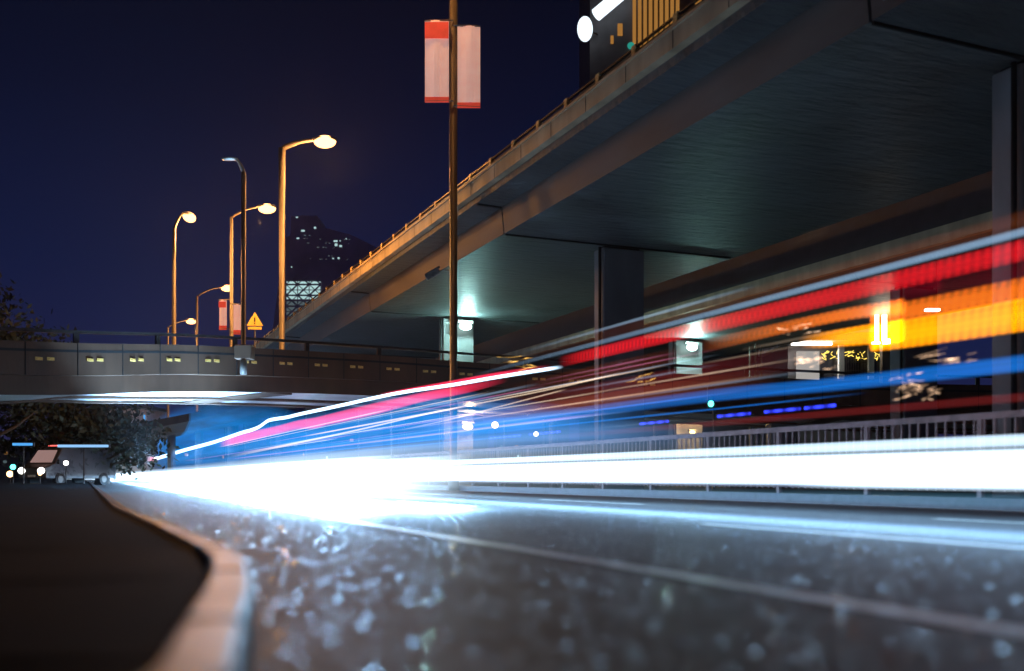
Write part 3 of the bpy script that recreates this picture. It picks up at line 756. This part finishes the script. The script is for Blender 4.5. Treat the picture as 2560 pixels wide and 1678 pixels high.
scribble('peach streaks of light before the lit kiosk wall', 9.1, 812, 362, 54, 16, 8, peach, 16)
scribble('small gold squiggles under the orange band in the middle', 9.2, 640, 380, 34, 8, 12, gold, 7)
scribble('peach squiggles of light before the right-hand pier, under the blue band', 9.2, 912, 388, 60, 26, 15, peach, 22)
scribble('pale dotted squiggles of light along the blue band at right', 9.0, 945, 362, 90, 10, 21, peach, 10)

# ------------------------------------------------------------------ things behind
# trees
def tree(X, Y, H, spread, seed, label, n=2600):
    rnd = random.Random(seed); t = empty('broadleaf_tree', (X, Y, 0), 0, label, 'tree', 'trees beyond the crossing bridge')
    tb = MB(); tb.tube([(0, 0, 0), (.1, 0, H*.2), (.0, .1, H*.45), (.15, 0, H*.7)], [.32, .25, .18, .07], 9)
    tips = []
    for i in range(14):
        a = rnd.uniform(0, 6.28); z0 = H*rnd.uniform(.2, .6); L = spread*rnd.uniform(.5, 1.0)
        e = Vector((math.cos(a)*L, math.sin(a)*L, z0+H*rnd.uniform(.1, .38))); mid = Vector((e.x*.45, e.y*.45, z0+(e.z-z0)*.35))
        tb.tube([(0, 0, z0), mid, e], [.12, .08, .02], 6); tips += [e, mid.lerp(e, .5)]
    tips.append(Vector((0, 0, H*.92)))
    tb.build('trunk', M['bark'], t, smooth=True)
    cr = MB()
    for i in range(n):
        c = rnd.choice(tips); d = Vector((rnd.gauss(0, 1), rnd.gauss(0, 1), rnd.gauss(0, .7)))*spread*.22
        p = c+d; s = rnd.uniform(.10, .24); u = Vector((rnd.uniform(-1, 1), rnd.uniform(-1, 1), rnd.uniform(-1, 1))).normalized()
        w = u.cross(Vector((rnd.uniform(-1, 1), rnd.uniform(-1, 1), rnd.uniform(-1, 1)))).normalized()
        cr.quad(p, p+u*s+w*s*.5, p+u*s*2, p+u*s-w*s*.5)
    cr.build('crown', M['leaf'], t); return t
tree(-27.0, 51, 10.6, 3.4, 1, 'dark leafy tree rising above the bridge parapet at the far left edge', 3800)
tree(-23.2, 56, 4.6, 3.2, 2, 'low dark tree seen under the bridge, nearest the small lit wall', 3000)
tree(-26.5, 58, 5.6, 3.6, 3, 'wide dark tree seen under the bridge, left of the others', 3200)
tree(-27, 66, 5.0, 2.6, 4, 'small dark bushy tree under the bridge beside the curved ramp', 2200)
# curved ramp far behind, seen under the bridge
rp_ = MB().sweep(catmull([(at(100, 96), 96, zh(436, 96)), (at(140, 92), 92, zh(430, 92)), (at(180, 90), 90, zh(423, 90)), (at(215, 88), 88, zh(415, 88)), (at(250, 86), 86, zh(404, 86)), (at(300, 84), 84, zh(392, 84))], 10), [(0, 0), (0, .7), (-6, .7), (-6, 0), (-4, -.5), (-2, -.5)])
RB = empty('ramp_bridge', (0, 0, 0), 0, 'curved slip ramp far behind, seen beneath the crossing bridge', 'bridge')
rp_.build('deck', M['bridge'], RB)
for px, Y in ((166, 93), (194, 92), (227, 91), (276, 88)):
    MB().tube([(at(px, Y), Y+1.5, 0), (at(px, Y), Y+1.5, zh(424-(px-166)*.27, Y)-.2)], .38, 14).build('pier', M['pier'], RB, smooth=True)
hb = empty('low_house', (at(128, 110), 112, 0), 0, 'small pale building with a blue light strip behind the trees', 'building')
MB().box((0, 0, 4), (5.0, 6, 8)).build('wall', M['wall_pale'], hb); MB().box((0, 0, 8.1), (5.4, 6.4, .3)).build('roof', M['wall_dark'], hb)
MB().box((2.2, -3.06, 6.4), (.16, .08, 1.7)).build('light_strip', M['blue_strip'], hb)
MB().box((-1, -3.03, 5.5), (1.2, .05, 1.0)).build('window', M['glass'], hb)
# dark distant skyline
rnd = random.Random(30); x = -420
k = 0
places = ['far left behind the trees', 'behind the street lamps', 'behind the tower foot', 'behind the flyover', 'right of the flyover']
while x < 520:
    w = rnd.uniform(26, 60); h = rnd.uniform(10, 24); Y = rnd.uniform(420, 470)
    k += 1
    b = empty('far_block', (x, Y, 0), 0, 'dark distant apartment block in the skyline behind the bridges', 'building', 'distant skyline blocks')
    MB().box((0, 0, h/2), (w*.9, 18, h)).build('wall', M['wall_dark'], b); MB().box((0, 0, h+.5), (w*.92, 18.4, 1)).build('roof', M['wall_dark'], b)
    for q in range(5):
        MB().box((rnd.uniform(-w*.4, w*.4), -9.05, rnd.uniform(3, h-2)), (1.6, .1, 1.2)).build('window', rnd.choice([M['window_cool'], M['window_amber'], M['window_dim']]), b)
    x += w

# dark leaning tower with lit floors
TW = empty('office_tower', (0, 600, 0), 0, 'dark distant high-rise with leaning edges and scattered cool lit windows', 'building')
kk_ = 600/F
def tp(px, py): return ((px-512)*kk_, CH+(HY-py)*kk_)
def plate(name, pts, y0, y1, m, parent):
    b = MB(); n = len(pts)
    for (x, z) in pts: b.v.append((x, y0, z))
    for (x, z) in pts: b.v.append((x, y1, z))
    b.f.append(tuple(range(n))); b.f.append(tuple(range(n, 2*n))[::-1])
    for i in range(n): j = (i+1) % n; b.f.append((i, i+n, j+n, j))
    return b.build(name, m, parent)
plate('main_shaft', [tp(285, 470), tp(285, 400), tp(289, 330), tp(292, 217.5), tp(318, 217), tp(322, 228), tp(352, 236), tp(385, 252), tp(396, 400), tp(396, 470)], -3, 45, M['tower'], TW)
plate('leaning_leg', [tp(262, 470), tp(270, 330), tp(282, 236), tp(289, 232), tp(286, 330), tp(281, 470)], 6, 50, M['tower'], TW)
plate('roof_screen', [tp(294, 217.4), tp(298, 213), tp(316, 214), tp(318, 216.9)], 5, 30, M['tower'], TW)
rnd = random.Random(5)
wins = [(298, 218.6, 2.0, 1), (304, 232, 3.4, 1.6), (299, 239.5, 2.6, 1.2), (316, 229, 2.0, 1.8), (336.5, 242.3, 3.8, 1.6), (337, 246, 2.6, 2.4), (341.5, 247.2, 2.4, 1.8), (292.6, 268, 1.2, 1.0), (341, 242, .9, .9), (347, 240, .9, .8), (339.5, 259.3, 1.8, 1.6), (334, 259.6, 1.6, .9)]
for row, y in enumerate((236.5, 239.8, 244, 248, 256.5, 259.8)):
    for k in range(12):
        px = 305+rnd.uniform(0, 48); 
        if rnd.random() < .6: wins.append((px, y+rnd.uniform(-.2, .2)+(px-305)*.02, rnd.uniform(.6, 1.8), rnd.uniform(.4, .8)))
for i, (px, py, w, h) in enumerate(wins):
    x, z = tp(px, py)
    MB().box((x, -3.1, z), (w*kk_, .2, h*kk_)).build('window', M['window_cool'] if i < 12 else M['window_dim'], TW)
# lit lattice floors
x0, z0 = tp(287.5, 300); x1, z1 = tp(322, 282.5)
MB().box(((x0+x1)/2, -3.1, (z0+z1)/2), (x1-x0, .2, z1-z0)).build('lit_floor', M['window_cool'], TW)
x2, z2 = tp(287.5, 318); MB().box(((x0+x1)/2, -3.1, (z0+z2)/2-.4), (x1-x0, .2, z0-z2-1.5)).build('dim_lit_floor', M['window_dim'], TW)
lt = MB()
nn = 3; hh = 6.5; zc = z2
row = 0
while zc < z1+1:
    for i in range(nn+1):
        xa = x0+(x1-x0)*i/nn; xb = x0+(x1-x0)*(i+1)/nn
        if row % 2: xa, xb = xb, xa
        if i < nn: lt.bar((xa, -3.6, zc), ((xa+xb)/2 + (xb-xa)/2, -3.6, zc+hh), .5, .9); lt.bar((xb, -3.9, zc), (xa, -3.9, zc+hh), .5, .5)
    lt.box(((x0+x1)/2, -3.5, zc), (x1-x0, .5, 1.0)); lt.box(((x0+x1)/2, -3.5, zc+hh*.5), (x1-x0, .4, .5)); zc += hh; row += 1
for i in range(nn+1): lt.box((x0+(x1-x0)*i/nn, -3.7, (z2+z1)/2), (.5, .4, z1-z2))
lt.build('lattice', M['tower'], TW)

# office block at top right with neon tube and lit fins
OB = empty('office_block', (0, 0, 0), 0, 'dark office block over the flyover edge with amber lit fins and a white neon tube', 'building')
Yb = 150
xa, xb = at(590, Yb), at(760, Yb); top = zh(-90, Yb)
MB().box(((xa+xb)/2, Yb+12, top/2), (xb-xa, 24, top)).build('wall', M['wall_dark'], OB)
MB().box(((xa+xb)/2, Yb+12, top+.6), (xb-xa+1, 25, 1.2)).build('roof', M['wall_dark'], OB)
for i in range(9):
    px = 634+i*5.4
    x = at(px, Yb); zl = zh(62, Yb)
    MB().box((x, Yb-.35, (zl+top)/2), (.45, .6, top-zl)).build('lit_fin', M['window_amber'], OB)
for px, py, w, h in ((700, 2, 10, 5), (715, 6, 8, 4), (620, 30, 5, 12), (612, 40, 3, 8)):
    MB().box((at(px, Yb), Yb-.1, zh(py, Yb)), (w*Yb/F, .15, h*Yb/F)).build('window', M['window_amber'], OB)
MB().ellip((at(630.5, Yb), Yb-.6, zh(47.5, Yb)), (.55, .3, .55), 14, 8).build('green_light', glow('green_sign_lamp', (.02, .28, .22), 1), OB, smooth=True)
nt_ = empty('neon_sign', (0, 0, 0), 0, 'white neon tube and round lamp on the corner of the office block', 'neon sign')
MB().tube([(at(596, Yb-3), Yb-3, zh(15, Yb-3)), (at(640, Yb-3), Yb-3, zh(-22, Yb-3))], .95, 12).build('tube', M['cool_tube'], nt_, smooth=True)
MB().ellip((at(585, Yb-3), Yb-3, zh(29, Yb-3)), (1.15, .6, 1.9), 16, 10).build('round_lamp', M['cool_tube'], nt_, smooth=True)
MB().tube([(at(585, Yb-2), Yb-2, zh(29, Yb-2)), (at(598, Yb-1), Yb-.2, zh(29, Yb-2))], .12, 8).tube([(at(600, Yb-2), Yb-2.5, zh(12, Yb-2)), (at(600, Yb-1), Yb-.1, zh(12, Yb-2))], .12, 8).build('bracket', M['rail'], nt_)
# station kiosk building with white canopy light behind the crossing bridge
KB = empty('kiosk_building', (0, 0, 0), 0, 'roadside building with a bright white canopy panel and yellow fairy lights', 'building')
Yk = 66
def kx(p): return at(p, Yk)
def kz(p): return zh(p, Yk)
MB().box(((kx(790)+kx(905))/2, Yk+6, (kz(344))/2), (kx(905)-kx(790), 11, kz(344))).build('wall', M['wall_dark'], KB)
MB().box(((kx(786)+kx(895))/2, Yk+3, kz(343)+.25), (kx(895)-kx(786), 9, .5)).build('roof', M['wall_pale'], KB)
MB().box((kx(808.5), Yk-.7, kz(345.5)), (kx(832)-kx(793), .35, .14)).build('canopy_light', M['white_tube'], KB)
MB().box((kx(809), Yk+.3, (kz(351)+kz(380))/2), (kx(820)-kx(798), .3, kz(351)-kz(380))).build('lit_wall_panel', glow('lit_white_panel', (.9, .85, .8), .42), KB)
for p in (838.5, 868): MB().box((kx(p), Yk-.5, kz(380)/2+kz(346)/2-kz(380)*.0), (.35, .3, kz(346)-kz(380))).build('column', M['wall_pale'], KB)
for p, w in ((829, 14), (853, 22), (875, 8)): MB().box((kx(p), Yk+.42, (kz(352)+kz(376))/2), (w*Yk/F*.92, .1, kz(352)-kz(376))).build('window', M['glass'], KB)
fr = MB()
for i in range(9): fr.box((kx(845+i*2.4), Yk+.2, kz(368)), (.05, .05, 1.3))
for q in (362, 370): fr.box((kx(855), Yk+.18, kz(q)), (1.6, .05, .06))
fr.build('window_bars', M['rail'], KB)
rnd = random.Random(9); fl = MB()
for i in range(46):
    p = rnd.choice([rnd.uniform(824, 838), rnd.uniform(845, 867), rnd.uniform(872, 882)]); q = rnd.uniform(352, 359)
    a = Vector((kx(p), Yk+.1, kz(q))); d = Vector((rnd.uniform(-.16, .16), 0, rnd.uniform(-.12, .12))); fl.tube([a-d, a, a+d+Vector((.04, 0, .04))], .022, 5)
fs = fl.build('fairy_lights', M['fairy'], KB)
ld = bpy.data.lights.new('canopy_glow', 'AREA'); ld.energy = 120; ld.color = (1, .93, .84); ld.size = 2.4; ld.shape = 'RECTANGLE'; ld.size_y = .3
lo = bpy.data.objects.new('canopy_glow', ld); C.objects.link(lo); lo.parent = KB; lo.location = (kx(812), Yk-.7, kz(347)-.1)
# tube lamp on a pole
TL = empty('tube_lamp', (at(881, 47), 47, 0), 0, 'tall white double tube lamp on a thin orange lit pole at right', 'street lamp')
zt = zh(342, 47)
MB().tube([(0, 0, 0), (0, 0, zt)], .07, 8).build('pole', M['pole'], TL, smooth=True)
MB().tube([(-.20, 0, zt), (-.20, 0, zh(314, 47))], .10, 8).tube([(.16, 0, zt+.05), (.16, 0, zh(313, 47))], .12, 8).build('tube', M['white_tube'], TL, smooth=True)
MB().box((-.02, .05, zt-.04), (.75, .2, .08)).ellip((.35, 0, zt+.03), (.2, .12, .12)).build('holder', M['white_tube'], TL)
ld = bpy.data.lights.new('tube_light', 'POINT'); ld.energy = 50; ld.color = (1, .8, .55); ld.shadow_soft_size = .3
lo = bpy.data.objects.new('tube_light', ld); C.objects.link(lo); lo.parent = TL; lo.location = (0, -.5, zt+.7)
# hanging lamp under the rear flyover
hl = empty('hanging_lamp', FW(17.8, 31.0, 0), 0, 'small white lamp hanging on a thin rod from the rear flyover, above the amber band', 'lamp')
Yh = hl.location.y; hl.location.x = at(935, Yh); zt = zh(310, Yh)
MB().tube([(.05, 0, zt), (.05, 0, Z2-.1)], .02, 6).build('rod', M['rail'], hl)
MB().box((-.1, 0, zt), (.5, .2, .09)).build('lamp_glass', M['white_tube'], hl, bevel=.02)
# three thin posts, traffic light, low posts
for i, (px, y0, lb) in enumerate(((750, 347, 'thin steel mast, left one of three standing close behind the bridge'), (755.5, 344, 'thin steel mast, middle one of three standing close behind the bridge'), (761, 346, 'thin steel mast, right one of three standing close behind the bridge'))):
    MB().tube([(at(px, 54), 54, 0), (at(px, 54), 54, zh(y0, 54))], .06, 8).build('steel_mast', M['pole'], label=lb, cat='mast', group='three masts behind the bridge')
tl = empty('traffic_light', (at(714, 38), 38, 0), 0, 'traffic light showing green beneath the blue band', 'traffic light')
MB().tube([(0, 0, 0), (0, 0, 3.2)], .06, 8).build('pole', M['rail'], tl)
MB().box((-.12, 0, zh(401, 38)+.1), (.28, .18, .85)).build('signal_box', M['black'], tl, bevel=.03)
MB().ellip((-.14, -.12, zh(404, 38)), (.11, .06, .12)).build('green_lens', M['green_lamp'], tl, smooth=True)
MB().ellip((-.12, -.10, zh(404, 38)+.28), (.09, .03, .09)).build('red_lens', M['black'], tl)
for px, y0, r, lb in ((553.5, 422, .16, 'short stout pale post behind the trails, right of the warm lamps'), (505, 418, .05, 'thin pale post just right of the warm pier lamps'), (655, 424, .06, 'thin pale post left of the traffic light'), (602, 427, .09, 'low post at the foot of the middle pier'), (392, 408, .05, 'thin dark post left of the big banner pole')):
    MB().tube([(at(px, 36), 36, 0), (at(px, 36), 36, zh(y0, 36)-.05), (at(px, 36), 36, zh(y0, 36))], [r, r, r*.6], 10).build('steel_post', M['pole'], label=lb, cat='post', group='posts beyond the railing')
# small lights near ground beyond the fence
for px, py, Y, r, m, lb in ((495, 425, 60, .20, 'sodium_soft', 'small warm globe lamp just right of the big banner pole'), (536, 434, 60, .14, 'white_tube', 'small white globe lamp among the posts'), (688, 436, 60, .16, 'sodium_soft', 'small warm globe lamp under the rear flyover')):
    g_ = empty('globe_lamp', (at(px, Y), Y, 0), 0, lb, 'lamp', 'small globe lamps beyond the railing')
    MB().tube([(0, 0, 0), (0, 0, zh(py, Y)-r*.8)], .05, 8).build('post', M['rail'], g_)
    MB().ellip((0, 0, zh(py, Y)), (r, r, r)).build('globe', M[m], g_, smooth=True)
# distant van, far left
VN = empty('delivery_van', (at(32, 52), 52, 0), R(-155)+math.pi/2, 'distant pale van with headlamps on, blurred at the far left edge', 'van')
VN.rotation_euler = (0, 0, R(-20))
# body faces the camera: front towards -y
bd = MB(); prof = [(-.0, .35), (-.05, .95), (.55, 1.15), (1.15, 1.95), (1.4, 2.1), (4.9, 2.1), (5.1, 1.9), (5.1, .35)]
for sx_ in (-.95, .95):
    for (y, z) in prof: bd.v.append((sx_*(1 if z < 1.2 else .9), y, z))
n = len(prof); bd.f.append(tuple(range(n))); bd.f.append(tuple(range(n, 2*n))[::-1])
for i in range(n): j = (i+1) % n; bd.f.append((i, i+n, j+n, j))
bdo = bd.build('body', M['van'], VN, bevel=.05)
ws_ = MB(); ws_.quad((-.75, .60, 1.20), (.75, .60, 1.20), (.66, 1.08, 1.86), (-.66, 1.08, 1.86)); ws_.v = [(x, y-.02, z+.02) for x, y, z in ws_.v]; ws_.build('windscreen', M['interior'], VN)
for sx_ in (-1, 1):
    MB().ellip((sx_*.66, -.04, .78), (.24, .10, .17)).build('headlight', M['headlamp'], VN, smooth=True)
    for yy in (.95, 4.1):
        w = MB().tube([(sx_*.80, yy, .34), (sx_*.98, yy, .34)], .34, 16).build('wheel', M['tyre'], VN); MB().tube([(sx_*.981, yy, .34), (sx_*.99, yy, .34)], .19, 12).build('rim', M['pole'], w)
    MB().box((sx_*1.05, .75, 1.25), (.14, .08, .22)).build('mirror', M['black'], VN)
MB().box((0, -.035, .50), (.5, .02, .12)).build('number_plate', M['paint'], VN)
MB().box((0, 1.6, 2.13), (.9, .1, .07)).build('roof_light', M['red_lamp'], VN)
# small roadside signal lamps at the far left
for px, py, r, m, lb in ((10, 474, .16, 'sodium_soft', 'orange marker lamp at the far left edge by the van'), (40, 473.5, .10, 'sodium_soft', 'orange marker lamp just in front of the van'), (13, 467, .13, 'green_lamp', 'teal marker lamp left of the van'), (66, 463, .12, 'headlamp', 'small white marker lamp right of the van')):
    Y = 50; g_ = empty('marker_lamp', (at(px, Y), Y, 0), 0, lb, 'lamp', 'marker lamps by the distant van')
    MB().tube([(0, 0, 0), (0, 0, max(.1, zh(py, Y)-r*.8))], .03, 6).build('post', M['rail'], g_)
    MB().ellip((0, 0, zh(py, Y)), (r, r, r)).build('lens', M[m], g_, smooth=True)
# lit signboards near the trees
for a, b, y0, m, lb in ((13, 32, 444.3, 'blue_strip', 'short blue light strip, left one under the trees'), (58, 108, 446, 'pale_strip', 'longer blue white light strip under the trees')):
    Y = 47; g_ = empty('light_strip_sign', (at((a+b)/2, Y), Y, 0), 0, lb, 'sign')
    L = (b-a)*Y/F
    MB().box((0, 0, zh(y0, Y)), (L, .12, .12)).build('light_strip', M[m], g_)
    MB().box((0, .12, zh(y0, Y)), (L+.1, .1, .2)).build('frame', M['rail'], g_)
    MB().tube([(0, .1, 0), (0, .1, zh(y0, Y)-.08)], .035, 6).build('leg', M['rail'], g_)

# night air
hz = MB().box((40, 320, 60.5), (900, 780, 123)).build('haze', None, kind='stuff'); hz.location = (0, 0, 0)
m, n, o = mat('night_air'); pvn = N(n, 'ShaderNodeVolumePrincipled'); pvn.inputs['Density'].default_value = .00025
pvn.inputs['Color'].default_value = (.85, .88, 1, 1); pvn.inputs['Anisotropy'].default_value = .3
n.links.new(pvn.outputs[0], o.inputs['Volume']); hz.data.materials.append(m)
